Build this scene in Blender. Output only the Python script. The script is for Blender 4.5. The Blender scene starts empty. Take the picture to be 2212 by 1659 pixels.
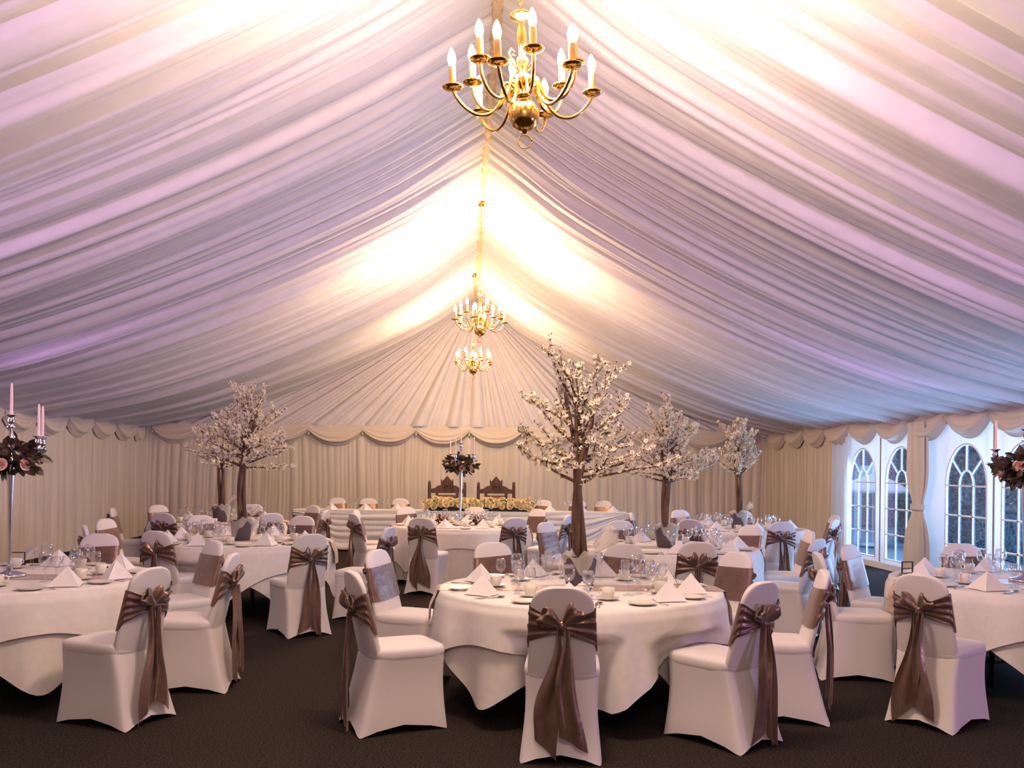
import bpy, math, random
from math import sin, cos, pi, radians, hypot, atan2, sqrt, exp, floor
from mathutils import Vector, Matrix
random.seed(7)
SC = bpy.context.scene
COL = SC.collection
R = random.Random(11)

# ------------------------------------------------------------------ camera
F_PX, PSI, ROLL, EYE = 2000.0, radians(3.03), radians(0.66), 1.56
fw = Vector((sin(PSI), cos(PSI), 0)); r0 = Vector((cos(PSI), -sin(PSI), 0)); u0 = Vector((0, 0, 1))
rt = r0 * cos(ROLL) + u0 * sin(ROLL); up = u0 * cos(ROLL) - r0 * sin(ROLL)
cam = bpy.data.cameras.new('camera'); cam.sensor_width = 36; cam.lens = F_PX / 2212 * 36
cam.shift_y = (1010 - 829.5) / 2212; cam.clip_start = .05
co = bpy.data.objects.new('camera', cam); COL.objects.link(co)
co.matrix_world = Matrix(((rt.x, up.x, -fw.x, 0), (rt.y, up.y, -fw.y, 0), (rt.z, up.z, -fw.z, EYE), (0, 0, 0, 1)))
SC.camera = co

# ------------------------------------------------------------------ materials
def mat(name, col, rough=.8, metal=0, var=0, vscale=8, bump=0, bscale=60, sheen=0, emit=None, estr=0, spec=None, trans=0, stretch=None, col2=None):
    m = bpy.data.materials.new(name); m.use_nodes = True
    nt = m.node_tree; b = nt.nodes['Principled BSDF']
    b.inputs['Base Color'].default_value = (*col, 1); b.inputs['Roughness'].default_value = rough; b.inputs['Metallic'].default_value = metal
    if spec is not None: b.inputs['Specular IOR Level'].default_value = spec
    if sheen: b.inputs['Sheen Weight'].default_value = sheen; b.inputs['Sheen Roughness'].default_value = .4
    if emit: b.inputs['Emission Color'].default_value = (*emit, 1); b.inputs['Emission Strength'].default_value = estr
    if var or bump:
        tc = nt.nodes.new('ShaderNodeTexCoord'); mp = nt.nodes.new('ShaderNodeMapping')
        nt.links.new(tc.outputs['Object'], mp.inputs[0])
        if stretch: mp.inputs['Scale'].default_value = stretch
    if var:
        n = nt.nodes.new('ShaderNodeTexNoise'); n.inputs['Scale'].default_value = vscale; n.inputs['Detail'].default_value = 4
        nt.links.new(mp.outputs[0], n.inputs['Vector'])
        mx = nt.nodes.new('ShaderNodeMix'); mx.data_type = 'RGBA'
        c2 = col2 or tuple(min(1, c * (1 + var)) for c in col); c1 = tuple(c * (1 - var) for c in col)
        mx.inputs[6].default_value = (*c1, 1); mx.inputs[7].default_value = (*c2, 1)
        rp = nt.nodes.new('ShaderNodeMapRange'); rp.inputs[1].default_value = .35; rp.inputs[2].default_value = .65
        nt.links.new(n.outputs['Fac'], rp.inputs[0]); nt.links.new(rp.outputs[0], mx.inputs[0])
        nt.links.new(mx.outputs[2], b.inputs['Base Color'])
    if bump:
        n2 = nt.nodes.new('ShaderNodeTexNoise'); n2.inputs['Scale'].default_value = bscale; n2.inputs['Detail'].default_value = 3
        nt.links.new(mp.outputs[0], n2.inputs['Vector'])
        bp = nt.nodes.new('ShaderNodeBump'); bp.inputs['Strength'].default_value = bump; bp.inputs['Distance'].default_value = .01
        nt.links.new(n2.outputs['Fac'], bp.inputs['Height']); nt.links.new(bp.outputs[0], b.inputs['Normal'])
    if trans:
        out = nt.nodes['Material Output']; tr = nt.nodes.new('ShaderNodeBsdfTranslucent'); tr.inputs['Color'].default_value = (*col, 1)
        ms = nt.nodes.new('ShaderNodeMixShader'); ms.inputs[0].default_value = trans
        nt.links.new(b.outputs[0], ms.inputs[1]); nt.links.new(tr.outputs[0], ms.inputs[2]); nt.links.new(ms.outputs[0], out.inputs['Surface'])
    return m

def glassy(name, tint=(1, 1, 1), base=.05, gain=.75, rough=.02):
    m = bpy.data.materials.new(name); m.use_nodes = True; nt = m.node_tree
    nt.nodes.remove(nt.nodes['Principled BSDF']); out = nt.nodes['Material Output']
    t = nt.nodes.new('ShaderNodeBsdfTransparent'); t.inputs[0].default_value = (*tint, 1)
    g = nt.nodes.new('ShaderNodeBsdfGlossy'); g.inputs['Roughness'].default_value = rough
    lw = nt.nodes.new('ShaderNodeLayerWeight'); lw.inputs['Blend'].default_value = .35
    mr = nt.nodes.new('ShaderNodeMapRange'); mr.inputs[3].default_value = base; mr.inputs[4].default_value = gain
    nt.links.new(lw.outputs['Facing'], mr.inputs[0])
    ms = nt.nodes.new('ShaderNodeMixShader'); nt.links.new(mr.outputs[0], ms.inputs[0])
    nt.links.new(t.outputs[0], ms.inputs[1]); nt.links.new(g.outputs[0], ms.inputs[2]); nt.links.new(ms.outputs[0], out.inputs['Surface'])
    return m

def netting(name, col, cover):
    m = bpy.data.materials.new(name); m.use_nodes = True; nt = m.node_tree
    b = nt.nodes['Principled BSDF']; b.inputs['Base Color'].default_value = (*col, 1); b.inputs['Roughness'].default_value = .7
    out = nt.nodes['Material Output']; t = nt.nodes.new('ShaderNodeBsdfTransparent')
    ms = nt.nodes.new('ShaderNodeMixShader'); ms.inputs[0].default_value = cover
    nt.links.new(t.outputs[0], ms.inputs[1]); nt.links.new(b.outputs[0], ms.inputs[2]); nt.links.new(ms.outputs[0], out.inputs['Surface'])
    return m

M = dict(
    lining=mat('roof_lining', (.74, .69, .70), .75, var=.03, vscale=5, sheen=.2),
    rope=mat('ridge_fabric', (.72, .52, .34), .8, var=.1, vscale=30),
    wall=mat('ivory_drape', (.70, .62, .52), .8, var=.07, vscale=7, stretch=(1, 1, .08)),
    swag=mat('ivory_swag', (.70, .61, .51), .75, sheen=.2),
    panel=mat('white_panel_fabric', (.80, .80, .82), .55, trans=.33),
    carpet=mat('dark_carpet', (.016, .0125, .010), .95, var=.6, vscale=85, bump=.6, bscale=200, col2=(.050, .038, .030), spec=.1),
    cover=mat('white_stretch_cover', (.74, .68, .68), .65, sheen=.3, bump=.03, bscale=9),
    satin=mat('mauve_satin', (.235, .142, .112), .30, metal=.5, var=.12, vscale=14, sheen=.3, bump=.3, bscale=20),
    cloth=mat('white_tablecloth', (.80, .75, .72), .85, var=.03, vscale=20),
    cloth2=mat('white_under_cloth', (.74, .69, .66), .85, var=.03, vscale=20),
    runner=mat('satin_runner', (.50, .33, .26), .36, metal=.15, sheen=.3, bump=.08, bscale=30),
    napkin=mat('linen_napkin', (.82, .77, .76), .85, bump=.05, bscale=90),
    china=mat('cream_china', (.78, .73, .64), .22),
    steel=mat('cutlery_steel', (.42, .40, .38), .22, metal=1),
    silver=mat('polished_silver', (.72, .70, .74), .12, metal=1),
    brass=mat('polished_brass', (.86, .52, .14), .17, metal=1),
    sleeve=mat('candle_sleeve', (.80, .50, .20), .5),
    bulb=mat('lit_bulb', (1, .9, .7), .3, emit=(1, .80, .52), estr=22),
    glass=glassy('clear_glass', (.98, .98, .985), .04, .65),
    pane=glassy('window_pane', (.70, .86, 1), .03, .35, .05),
    wood=mat('table_wood', (.20, .13, .08), .6, var=.2, vscale=6),
    black=mat('black_metal', (.015, .015, .016), .45),
    oak=mat('dark_carved_oak', (.075, .026, .016), .42, var=.35, vscale=18, stretch=(1, 1, .25), bump=.2, bscale=40),
    leather=mat('tan_leather', (.34, .14, .05), .5, var=.15),
    bark=mat('brown_bark', (.115, .058, .034), .85, var=.4, vscale=26, bump=.5, bscale=50, stretch=(1, 1, .2)),
    petal=mat('blossom_petal', (.86, .78, .60), .7, var=.08, vscale=40, trans=.25),
    bud=mat('dark_bud', (.10, .03, .03), .7),
    leaf=mat('fresh_leaf', (.30, .36, .09), .6, var=.3, vscale=30),
    dleaf=mat('dark_glossy_leaf', (.040, .042, .018), .38, var=.7, vscale=9, col2=(.10, .06, .03)),
    brownleaf=mat('brown_dried_leaf', (.15, .062, .028), .55, var=.5, vscale=12),
    rose=mat('cream_rose', (.84, .70, .44), .7, var=.12, vscale=25, trans=.15),
    rosec=mat('rose_centre', (.74, .50, .12), .7),
    blush=mat('blush_rose', (.72, .46, .33), .7, var=.1, vscale=25),
    pot=mat('plum_grey_pot', (.085, .066, .082), .45),
    tulle=netting('white_tulle', (.85, .80, .68), .34),
    sheer=mat('sheer_voile', (.86, .86, .86), .7, trans=.6),
    wax=mat('ivory_candle', (.80, .60, .52), .45),
    hedge=mat('hedge_leaf', (.030, .075, .10), .6, var=.7, vscale=16, col2=(.12, .20, .24)),
    ground=mat('outdoor_paving', (.30, .33, .38), .8, var=.1),
    wframe=mat('white_pvc', (.86, .88, .92), .4),
    white=mat('white_paint', (.85, .86, .88), .5),
    parasol=mat('pink_parasol', (.70, .52, .55), .7),
    soil=mat('foam', (.30, .25, .19), .9),
)
def brick_mat():
    m = bpy.data.materials.new('outdoor_brick'); m.use_nodes = True; nt = m.node_tree; b = nt.nodes['Principled BSDF']
    tc = nt.nodes.new('ShaderNodeTexCoord'); mp = nt.nodes.new('ShaderNodeMapping'); mp.inputs['Rotation'].default_value = (radians(90), 0, 0)
    k = nt.nodes.new('ShaderNodeTexBrick'); k.inputs['Scale'].default_value = 4
    k.inputs['Color1'].default_value = (.36, .20, .22, 1); k.inputs['Color2'].default_value = (.46, .27, .28, 1); k.inputs['Mortar'].default_value = (.6, .55, .56, 1)
    nt.links.new(tc.outputs['Object'], mp.inputs[0]); nt.links.new(mp.outputs[0], k.inputs['Vector']); nt.links.new(k.outputs['Color'], b.inputs['Base Color'])
    b.inputs['Roughness'].default_value = .9
    return m
M['brick'] = brick_mat()

# ------------------------------------------------------------------ mesh helpers
class MB:
    def __init__(s): s.v = []; s.f = []
    def add(s, vs, fs):
        n = len(s.v); s.v += [tuple(p) for p in vs]; s.f += [tuple(i + n for i in q) for q in fs]; return s
    def grid(s, fn, nu, nv, closeu=False):
        n = len(s.v); cu = nu if closeu else nu + 1
        for j in range(nv + 1):
            for i in range(cu): s.v.append(tuple(fn(i / nu, j / nv)))
        for j in range(nv):
            for i in range(nu):
                a = n + j * cu + i; b = n + j * cu + (i + 1) % cu
                s.f.append((a, b, b + cu, a + cu))
        return s
    def loft(s, rings, cap0=True, cap1=True):
        n = len(s.v); k = len(rings[0])
        for r in rings: s.v += [tuple(p) for p in r]
        for j in range(len(rings) - 1):
            for i in range(k):
                a = n + j * k + i; b = n + j * k + (i + 1) % k
                s.f.append((a, b, b + k, a + k))
        if cap0: s.f.append(tuple(range(n + k - 1, n - 1, -1)))
        if cap1: m = n + (len(rings) - 1) * k; s.f.append(tuple(range(m, m + k)))
        return s
    def lathe(s, prof, n=20, c=(0, 0, 0), cap=True):
        rings = [[(c[0] + r * cos(2 * pi * i / n), c[1] + r * sin(2 * pi * i / n), c[2] + z) for i in range(n)] for r, z in prof]
        return s.loft(rings, cap and prof[0][0] > 1e-5, cap and prof[-1][0] > 1e-5)
    def box(s, c, d, rz=0):
        x, y, z = d[0] / 2, d[1] / 2, d[2] / 2; q = []
        for sx, sy, sz in ((-1, -1, -1), (1, -1, -1), (1, 1, -1), (-1, 1, -1), (-1, -1, 1), (1, -1, 1), (1, 1, 1), (-1, 1, 1)):
            px, py = sx * x, sy * y
            q.append((c[0] + px * cos(rz) - py * sin(rz), c[1] + px * sin(rz) + py * cos(rz), c[2] + sz * z))
        return s.add(q, [(3, 2, 1, 0), (4, 5, 6, 7), (0, 1, 5, 4), (1, 2, 6, 5), (2, 3, 7, 6), (3, 0, 4, 7)])
    def tube(s, pts, rad, n=8, flat=1.0):
        pts = [Vector(p) for p in pts]; rings = []; prev = None
        for i, p in enumerate(pts):
            t = (pts[min(i + 1, len(pts) - 1)] - pts[max(i - 1, 0)]).normalized()
            if prev is None:
                a = Vector((0, 0, 1)) if abs(t.z) < .9 else Vector((1, 0, 0)); u = t.cross(a).normalized()
            else:
                u = (prev - t * prev.dot(t)).normalized()
            prev = u; w = t.cross(u); r = rad[i] if isinstance(rad, (list, tuple)) else rad
            rings.append([p + u * (r * cos(2 * pi * k / n)) + w * (r * flat * sin(2 * pi * k / n)) for k in range(n)])
        return s.loft(rings)
    def prism(s, outline, y0, y1):      # outline in x,z
        n = len(outline)
        return s.add([(x, y0, z) for x, z in outline] + [(x, y1, z) for x, z in outline],
                     [tuple(range(n)), tuple(range(2 * n - 1, n - 1, -1))] + [(i, i + n, (i + 1) % n + n, (i + 1) % n) for i in range(n)])
    def xf(s, mtx): s.v = [tuple(mtx @ Vector(p)) for p in s.v]; return s
    def mesh(s, name, m, smooth=True, angle=None):
        me = bpy.data.meshes.new(name); me.from_pydata(s.v, [], s.f); me.materials.append(M[m] if isinstance(m, str) else m)
        if smooth: me.shade_smooth()
        if smooth and angle: me.set_sharp_from_angle(angle=radians(angle))
        me.update(); return me
    def build(s, name, m, parent=None, smooth=True, angle=None):
        return link(name, s.mesh(name, m, smooth, angle), parent)

def link(name, me, parent=None, loc=None):
    o = bpy.data.objects.new(name, me); COL.objects.link(o)
    if parent is not None: o.parent = parent
    if loc: o.location = loc
    return o
def tag(o, label=None, cat=None, group=None, kind=None):
    if label:
        assert 4 <= len(label.split()) <= 16, label
        o['label'] = label
    if cat: o['category'] = cat
    if group: o['group'] = group
    if kind: o['kind'] = kind
    return o
def thing(name, loc, rz=0, label=None, cat=None, group=None):
    o = bpy.data.objects.new(name, None); COL.objects.link(o); o.empty_display_size = .05
    o.location = loc; o.rotation_euler = (0, 0, rz); return tag(o, label, cat, group)
def dup(o, parent=None):
    c = o.copy(); COL.objects.link(c)
    if parent is not None: c.parent = parent
    for ch in list(o.children): dup(ch, c)
    return c
def sm(a, b, x):
    t = max(0, min(1, (x - a) / (b - a))); return t * t * (3 - 2 * t)
def lerp(a, b, t): return a + (b - a) * t
def sgnpow(c, e): return math.copysign(abs(c) ** e, c)

# ------------------------------------------------------------------ room shell
XL, XR, YF, YB, ZE, ZR, XC = -6.9, 6.78, -4.0, 20.42, 2.42, 5.26, .23
tag(MB().add([(-9, YF - 2, 0), (XR + .05, YF - 2, 0), (XR + .05, 23, 0), (-9, 23, 0)], [(0, 1, 2, 3)]).build('floor', 'carpet'), 'dark brown speckled carpet under all the tables', None, None, 'structure')

def folds(seed, y0, y1, smin, smax):
    rr = random.Random(seed); c = [y0 - .5]
    while c[-1] < y1 + .5: c.append(c[-1] + (smin + (smax - smin) * rr.random() ** 1.6))
    return c, [.65 + .7 * rr.random() for _ in c]
import bisect
def fold_h(fc, y):
    c, a = fc; i = max(0, min(len(c) - 2, bisect.bisect_right(c, y) - 1))
    w = c[i + 1] - c[i]; t = (y - c[i]) / w
    return -a[i] * w * .36 * (4 * t * (1 - t)) ** .75
fcA = folds(3, YF, YB, .16, .5); fcB = folds(4, YF, YB, .05, .16); fcC = folds(9, YF, YB, .16, .5)
def zprof(t): return ZR - (ZR - ZE) * (1.52 * t - .52 * t * t)
def ceil_side(side):
    L = (XR + .02 - XC) if side > 0 else (XC - XL + .02); fA = fcA if side > 0 else fcC
    def fn(u, v):
        y = lerp(YF, YB, u); t = v
        sk = .10 * sin(y * .9 + side) * sin(pi * t) + .05 * sin(y * 2.3 + 4 * t)
        env = .35 + .65 * sm(0, .16, t) * (1 - .55 * sm(.7, 1, t))
        h = fold_h(fA, y + sk) * env + fold_h(fcB, y + sk * .6) * .8 * env
        slope = 1.52 - 1.04 * t
        n = Vector((-slope * .4 * -side, 0, 1)).normalized()
        return (XC + side * L * t, y, zprof(t) + h * 1.0)
    return fn
mb = MB(); mb.grid(ceil_side(-1), 1000, 30); mb.grid(ceil_side(1), 1000, 30)
tag(mb.build('ceiling', 'lining'), 'pleated white voile roof lining sloping from ridge to eaves', None, None, 'structure')
mb = MB()   # gathered strip along the ridge
def ridge(u, v):
    y = lerp(YF, YB - .1, u); a = (v - .5) * pi
    return (XC + .045 * sin(a) * (1 + .15 * sin(y * 40)), y, ZR - .05 - .03 * cos(a) + .008 * sin(y * 23))
mb.grid(ridge, 500, 6)
tag(mb.build('trim_1', 'rope'), 'tan gathered fabric strip along the roof ridge', None, None, 'structure')
# gable fan on the far wall
fcG = folds(21, -7, 7.5, .14, .45)
def gable(u, v):
    xb = lerp(XL, XR, u); s = v ** .8
    x = lerp(XC, xb, s); z = lerp(ZR + .02, ZE + .02, s) - .10 * sin(pi * s) * abs(xb - XC) / 7
    return (x, YB + .06 + (fold_h(fcG, xb)) * min(1, s * 1.3 + .12) * 1.1, z)
tag(MB().grid(gable, 420, 26).build('wall_gable', 'lining'), 'white voile fanned from the ridge peak above the far wall', None, None, 'structure')

def drape_wall(axis, pos, a0, a1, ztop, seed, inward, smin=.07, smax=.2, amp=.5, nz=8, n=None):
    fc = folds(seed, a0, a1, smin, smax)
    def fn(u, v):
        a = lerp(a0, a1, u); z = v * ztop
        h = -fold_h(fc, a + .02 * sin(z * 2 + a)) * amp * (1.1 - .25 * v)
        p = pos + inward * h
        return (p, a, z) if axis == 'x' else (a, p, z)
    return MB().grid(fn, n or int((a1 - a0) / .018), nz)
tag(drape_wall('x', XL - .02, YF, YB + .1, 2.5, 31, 1, .08, .45, .22).build('wall_left', 'wall'), 'pleated ivory drape lining along the left wall', None, None, 'structure')
tag(drape_wall('y', YB + .04, XL - .1, XR + .1, 2.5, 32, -1).build('wall_back', 'wall'), 'pleated ivory drape lining along the far wall', None, None, 'structure')
tag(drape_wall('y', YF, XL - .1, XR + .1, 5.3, 33, 1, n=300).build('wall_front', 'wall'), None, None, None, 'structure')
# right wall: draped at the far end, then white panels with arched windows
WIN = [(14.92, 15.94), (13.54, 14.56), (11.68, 12.70), (10.32, 11.34), (8.3, 9.32), (6.94, 7.96)]
SILL, SPRING, ATOP = .16, 1.36, 1.95
def arch(t): return SPRING + (ATOP - SPRING) * sqrt(max(0, 1 - (2 * t - 1) ** 2))
def arch_edge(y0, y1, n=28):
    return [(lerp(y0, y1, q), arch(q)) for q in [.5 - .5 * cos(pi * i / n) for i in range(n + 1)]]
mb = MB(); mb.box((XR + .03, (YF + WIN[-1][0]) / 2, 1.25), (.03, WIN[-1][0] - YF, 2.5))
ed = sorted(WIN); ys = [WIN[-1][0]]
for i, (a, b) in enumerate(ed):
    nxt = ed[i + 1][0] if i + 1 < len(ed) else 16.62
    mb.box((XR + .03, (b + nxt) / 2, 1.25), (.03, nxt - b, 2.5))
    mb.box((XR + .03, (a + b) / 2, SILL / 2), (.03, b - a, SILL))
    e = arch_edge(a, b)
    for x in (XR + .015, XR + .045):
        vs = []; fs = []
        for y, z in e: vs += [(x, y, z), (x, y, 2.5)]
        for k in range(len(e) - 1): fs.append((2 * k, 2 * k + 2, 2 * k + 3, 2 * k + 1))
        mb.add(vs, fs)
    vs = []; fs = []
    for y, z in e: vs += [(XR + .015, y, z), (XR + .045, y, z)]
    for k in range(len(e) - 1): fs.append((2 * k, 2 * k + 1, 2 * k + 3, 2 * k + 2))
    mb.add(vs, fs)
tag(mb.build('wall_right', 'panel', None, False), 'white fabric wall panels around the arched windows', None, None, 'structure')
tag(drape_wall('x', XR + .02, 16.6, YB + .1, 2.5, 34, -1, .08, .4, .26).build('wall_right_far', 'wall'), 'pleated ivory drape at the far end of the right wall', None, None, 'structure')
WL = ['arched window nearest the far end, brick wall outside', 'arched window beyond the tied curtain, dark hedge outside', 'arched window on the near side of the tied curtain', 'arched window behind the right candelabra']
for i, (a, b) in enumerate(WIN):
    w = b - a; x = XR + .03
    fr = MB(); e = [(a, SILL)] + arch_edge(a, b) + [(b, SILL)]
    fr.tube([(x - .01, y, z) for y, z in e] + [(x - .01, a, SILL)], .016, 6)
    root = fr.build('window_%d' % (i + 1), 'wframe')
    if i < 4: tag(root, WL[i])
    tag(root, None, None, None, 'structure')
    p = MB(); ee = arch_edge(a, b); vs = []
    for y, z in ee: vs += [(x + .004, y, SILL), (x + .004, y, z)]
    p.add(vs, [(2 * k, 2 * k + 2, 2 * k + 3, 2 * k + 1) for k in range(len(ee) - 1)]); p.build('pane', 'pane', root, False)
    mu = MB()
    t1, t2 = a + w * .33, a + w * .67
    for z in (.56, .97, 1.38): mu.box((x - .008, (a + b) / 2, z), (.014, w, .022))
    for y in (t1, t2): mu.box((x - .008, y, (SILL + 1.38) / 2), (.014, .022, 1.38 - SILL))
    c = (a + b) / 2; ri = w * .17
    arcp = [(x - .008, c + ri * cos(q * pi / 12), 1.38 + .21 * sin(q * pi / 12)) for q in range(13)]; mu.tube(arcp, .011, 6)
    mu.tube([(x - .008, c, 1.59), (x - .008, c, ATOP)], .010, 6)
    for sgn in (-1, 1): mu.tube([(x - .008, c + sgn * ri * .72, 1.53), (x - .008, c + sgn * w * .37, arch(.87) - .01)], .010, 6)
    mu.build('muntin', 'wframe', root, False)
for k, (y, z1) in enumerate(((14.74, 2.2), (11.51, 2.2))):
    tag(MB().box((XR + .008, y, 1.1), (.012, .025, 2.2)).build('trim_%d' % (k + 2), mat('seam_%d' % k, (.35, .26, .22), .8), None, False), ('dark vertical seam between the windows beyond the tied curtain', 'dark vertical seam between the windows near the right candelabra')[k], None, None, 'structure')
tag(MB().box((XR - .02, 11, .05), (.05, 11.2, .1)).build('baseboard_right', 'wframe', None, False), 'pale board along the foot of the window wall', None, None, 'structure')

# scalloped valances, one per wall
def swag_mb(p0, p1, nrm, seed, drop=.44):
    rr = random.Random(seed); L = hypot(p1[0] - p0[0], p1[1] - p0[1]); k1 = rr.uniform(9, 12); ph = rr.random() * 6
    def fn(u, v):
        c = (2 * u - 1); d = .14 + (drop - .14) * (1 - abs(c) ** 2.3) + .01 * sin(ph)
        z = ZE + .03 - v * d
        puff = .035 + .085 * (1 - c * c) * (v ** 1.5) + .055 * v
        fold = .027 * sin(v * v * k1 * 1.9 + 1.5 * c * c + ph) * (.15 + v) * (1 - sm(.85, 1, v))
        puff *= 1 - .97 * sm(.78, 1.0, v)
        o = puff + fold * (1 - .5 * abs(c))
        return (lerp(p0[0], p1[0], u) + nrm[0] * o, lerp(p0[1], p1[1], u) + nrm[1] * o, z)
    return MB().grid(fn, 26, 34)
def valance(name, label, pts, nrm):
    t = thing(name, (pts[0][0], pts[0][1], ZE), 0, label, 'valance')
    t.location = (0, 0, 0)
    for i in range(len(pts) - 1):
        swag_mb(pts[i], pts[i + 1], nrm, i * 7 + len(label)).build('swag', 'swag', t)
    for i in range(len(pts)):
        p = pts[i]; rr = random.Random(i)
        rings = []
        for k in range(9):
            q = k / 8; r = .012 + .014 * q; z = ZE - .06 - .13 * q
            rings.append([(p[0] + nrm[0] * .05 + r * cos(a * pi / 5) * (1 + .3 * sin(a * 2 + i)), p[1] + nrm[1] * .05 + r * sin(a * pi / 5) * (1 + .3 * cos(a * 3 + i)), z) for a in range(10)])
        MB().loft(rings).build('gathered_tail', 'swag', t)
valance('scalloped_valance', 'scalloped ivory swag valance along the top of the left wall', [(XL + .01, YB - .2)] + [(XL + .01, 19.74 - 1.12 * i) for i in range(0, 13)], (1, 0))
valance('scalloped_valance', 'scalloped ivory swag valance above the windows on the right wall', [(XR - .02, 20.12 - 1.08 * i) for i in range(0, 14)], (-1, 0))
valance('scalloped_valance', 'scalloped ivory swag valance along the top of the far wall', [(XL + .2, YB - .01)] + [(.13 + 1.165 * i, YB - .01) for i in range(-5, 6)] + [(XR - .2, YB - .01)], (0, -1))

# curtains at the windows
def tied(y, w, z0, z1, ztie, wt, label):
    t = thing('tied_curtain', (XR - .05, y, 0), 0, label, 'curtain')
    def fn(u, v):
        z = lerp(z0, z1, v); a = 2 * pi * u
        k = exp(-((z - ztie) / .28) ** 2); ww = lerp(lerp(w * 1.15, w * .85, v), wt, k) / 2
        rr = 1 + .16 * sin(a * 7 + z * .6) * (1 - .5 * k)
        return (-.01 - .075 * (1 + cos(a)) * .5 * rr * (1 - .35 * k), ww * sin(a) * rr, z)
    MB().grid(fn, 90, 26, True).build('drape', 'wall', t)
    MB().grid(lambda u, v: (-.045 - .055 * cos(2 * pi * u), (wt / 2 + .015) * sin(2 * pi * u) * 1.15, ztie - .04 + .08 * v), 24, 3, True).build('tieback', 'swag', t)
tied(13.3, .62, .02, 2.3, 1.05, .30, 'ivory curtain tied back between two arched windows')
t = MB().grid(lambda u, v: (XR - .03 - .03 * sin(u * 34) - .02 * sin(u * 13), lerp(15.8, 16.6, u), .02 + 2.3 * v), 120, 6).build('sheer_curtain', 'sheer')
tag(t, 'bright white sheer curtain hanging beside the farthest arched window', 'curtain')

# outdoors
tag(MB().add([(XR + .06, -6, -.02), (40, -6, -.02), (40, 60, -.02), (XR + .06, 60, -.02)], [(0, 1, 2, 3)]).build('ground_outside', 'ground'), None, None, None, 'structure')
rr = random.Random(5)
def hedge_mb():
    m = MB()
    m.grid(lambda u, v: (9.7 + .12 * sin(u * 60) * sin(v * 17) + .1 * rr.random(), lerp(8.5, 20.3, u), 3.6 * v), 150, 46)
    m.box((10.3, 14.4, 1.7), (1.0, 11.8, 3.4))
    for _ in range(7000):
        y = rr.uniform(8.5, 20.3); z = rr.uniform(0, 3.6); a = rr.uniform(0, 6.28); s = rr.uniform(.03, .06); x = 9.66 - rr.random() * .08
        dy, dz = s * cos(a), s * sin(a)
        m.add([(x, y, z), (x - .02, y + dy - dz * .4, z + dz + dy * .4), (x + rr.uniform(-.05, .03), y + 1.9 * dy, z + 1.9 * dz), (x - .02, y + dy + dz * .4, z + dz - dy * .4)], [(0, 1, 2, 3)])
    return m
tag(hedge_mb().build('hedge', 'hedge', None, False), 'tall dark blue green hedge outside the arched windows', 'hedge')
t = MB(); t.box((13, 26.2, 2.6), (7.5, .3, 5.2)); t = t.build('brick_building', 'brick', None, False); tag(t, 'brick building seen through the farthest arched window', 'building')
t = thing('parasol', (8.6, 19.0, 0), 0, 'pink parasol outside the farthest arched window', 'parasol')
MB().lathe([(.02, 0), (.02, 1.9)], 8).build('pole', 'white', t)
MB().lathe([(.75, 1.12), (.70, 1.2), (.4, 1.38), (.05, 1.52), (0, 1.55)], 12).build('canopy', 'parasol', t)
MB().lathe([(.25, 0), (.25, .05), (.04, .08)], 16).build('base', 'white', t)
t = thing('notice_board', (9.5, 21.0, 0), 0, 'plain white board standing outside the farthest window', 'board')
MB().box((0, 0, 1.45), (.62, .03, .5)).build('panel', 'white', t, False)
for s in (-1, 1): MB().box((s * .28, .02, .6), (.04, .03, 1.2)).build('leg', 'white', t, False)

# ------------------------------------------------------------------ covered chairs
def ring_at(z, hx, yf, yr, p, hem=False):
    out = []
    for i in range(64):
        a = 2 * pi * i / 64; c, s = cos(a), sin(a)
        x = hx * sgnpow(c, p); y = sgnpow(s, p); cy = (yf + yr) / 2; y = cy + y * (yf - yr) / 2
        zz = z
        if hem:
            e = 1 - (min(abs(x) / hx, abs(y - cy) * 2 / (yf - yr)) / .93) ** 2; zz = z + .05 * max(0, e); k = 1 - .085 * max(0, e)
            x *= k; y = cy + (y - cy) * k
        out.append((x, y, zz))
    return out
def skirt_mb():
    m = MB(); rings = []
    for i in range(12):
        q = i / 11; z = .44 * q
        hx = lerp(.226, .203, sm(0, 1, q)) - .014 * sin(pi * q); yf = lerp(.262, .240, q) - .010 * sin(pi * q); yr = lerp(-.315, -.195, q ** .85)
        r = ring_at(z, hx, yf, yr, .22)
        h = (1 - q) ** 1.6; w = ring_at(z, hx, yf, yr, .22, True)
        rings.append([tuple(lerp(a, b, h) for a, b in zip(p, t)) for p, t in zip(r, w)])
    return m.loft(rings, False, False)
def seat_mb():
    m = MB(); rings = []
    for z, k in ((.425, .985), (.435, 1.005), (.452, 1.02), (.474, 1.015), (.49, .985), (.497, .9), (.502, .7), (.504, .4), (.505, .1)):
        r = ring_at(z, .203 * k, .0, 0, .30); cy = .022
        rings.append([(x, cy + (.222 * k) * sgnpow(sin(2 * pi * i / 64), .30), z) for i, (x, y, zz) in enumerate(r)])
    return m.loft(rings, True, True)
def bw(z):
    if z < .83: return .168 + .020 * (.83 - z) / .4
    d = min(1, (z - .83) / .1); return .068 + .10 * sqrt(max(0, 1 - d * d))
def byc(z): return -.165 - .125 * ((z - .42) / .51)
def bth(z): return .034 - .008 * (z - .42) / .51
def bring(z, ex=0, n=40, sc=1.0):
    out = []
    for i in range(n):
        a = 2 * pi * i / n
        out.append(((bw(z) + ex) * sc * sgnpow(cos(a), .55), byc(z) + (bth(z) + ex) * sc * sgnpow(sin(a), .7), z))
    return out
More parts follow.
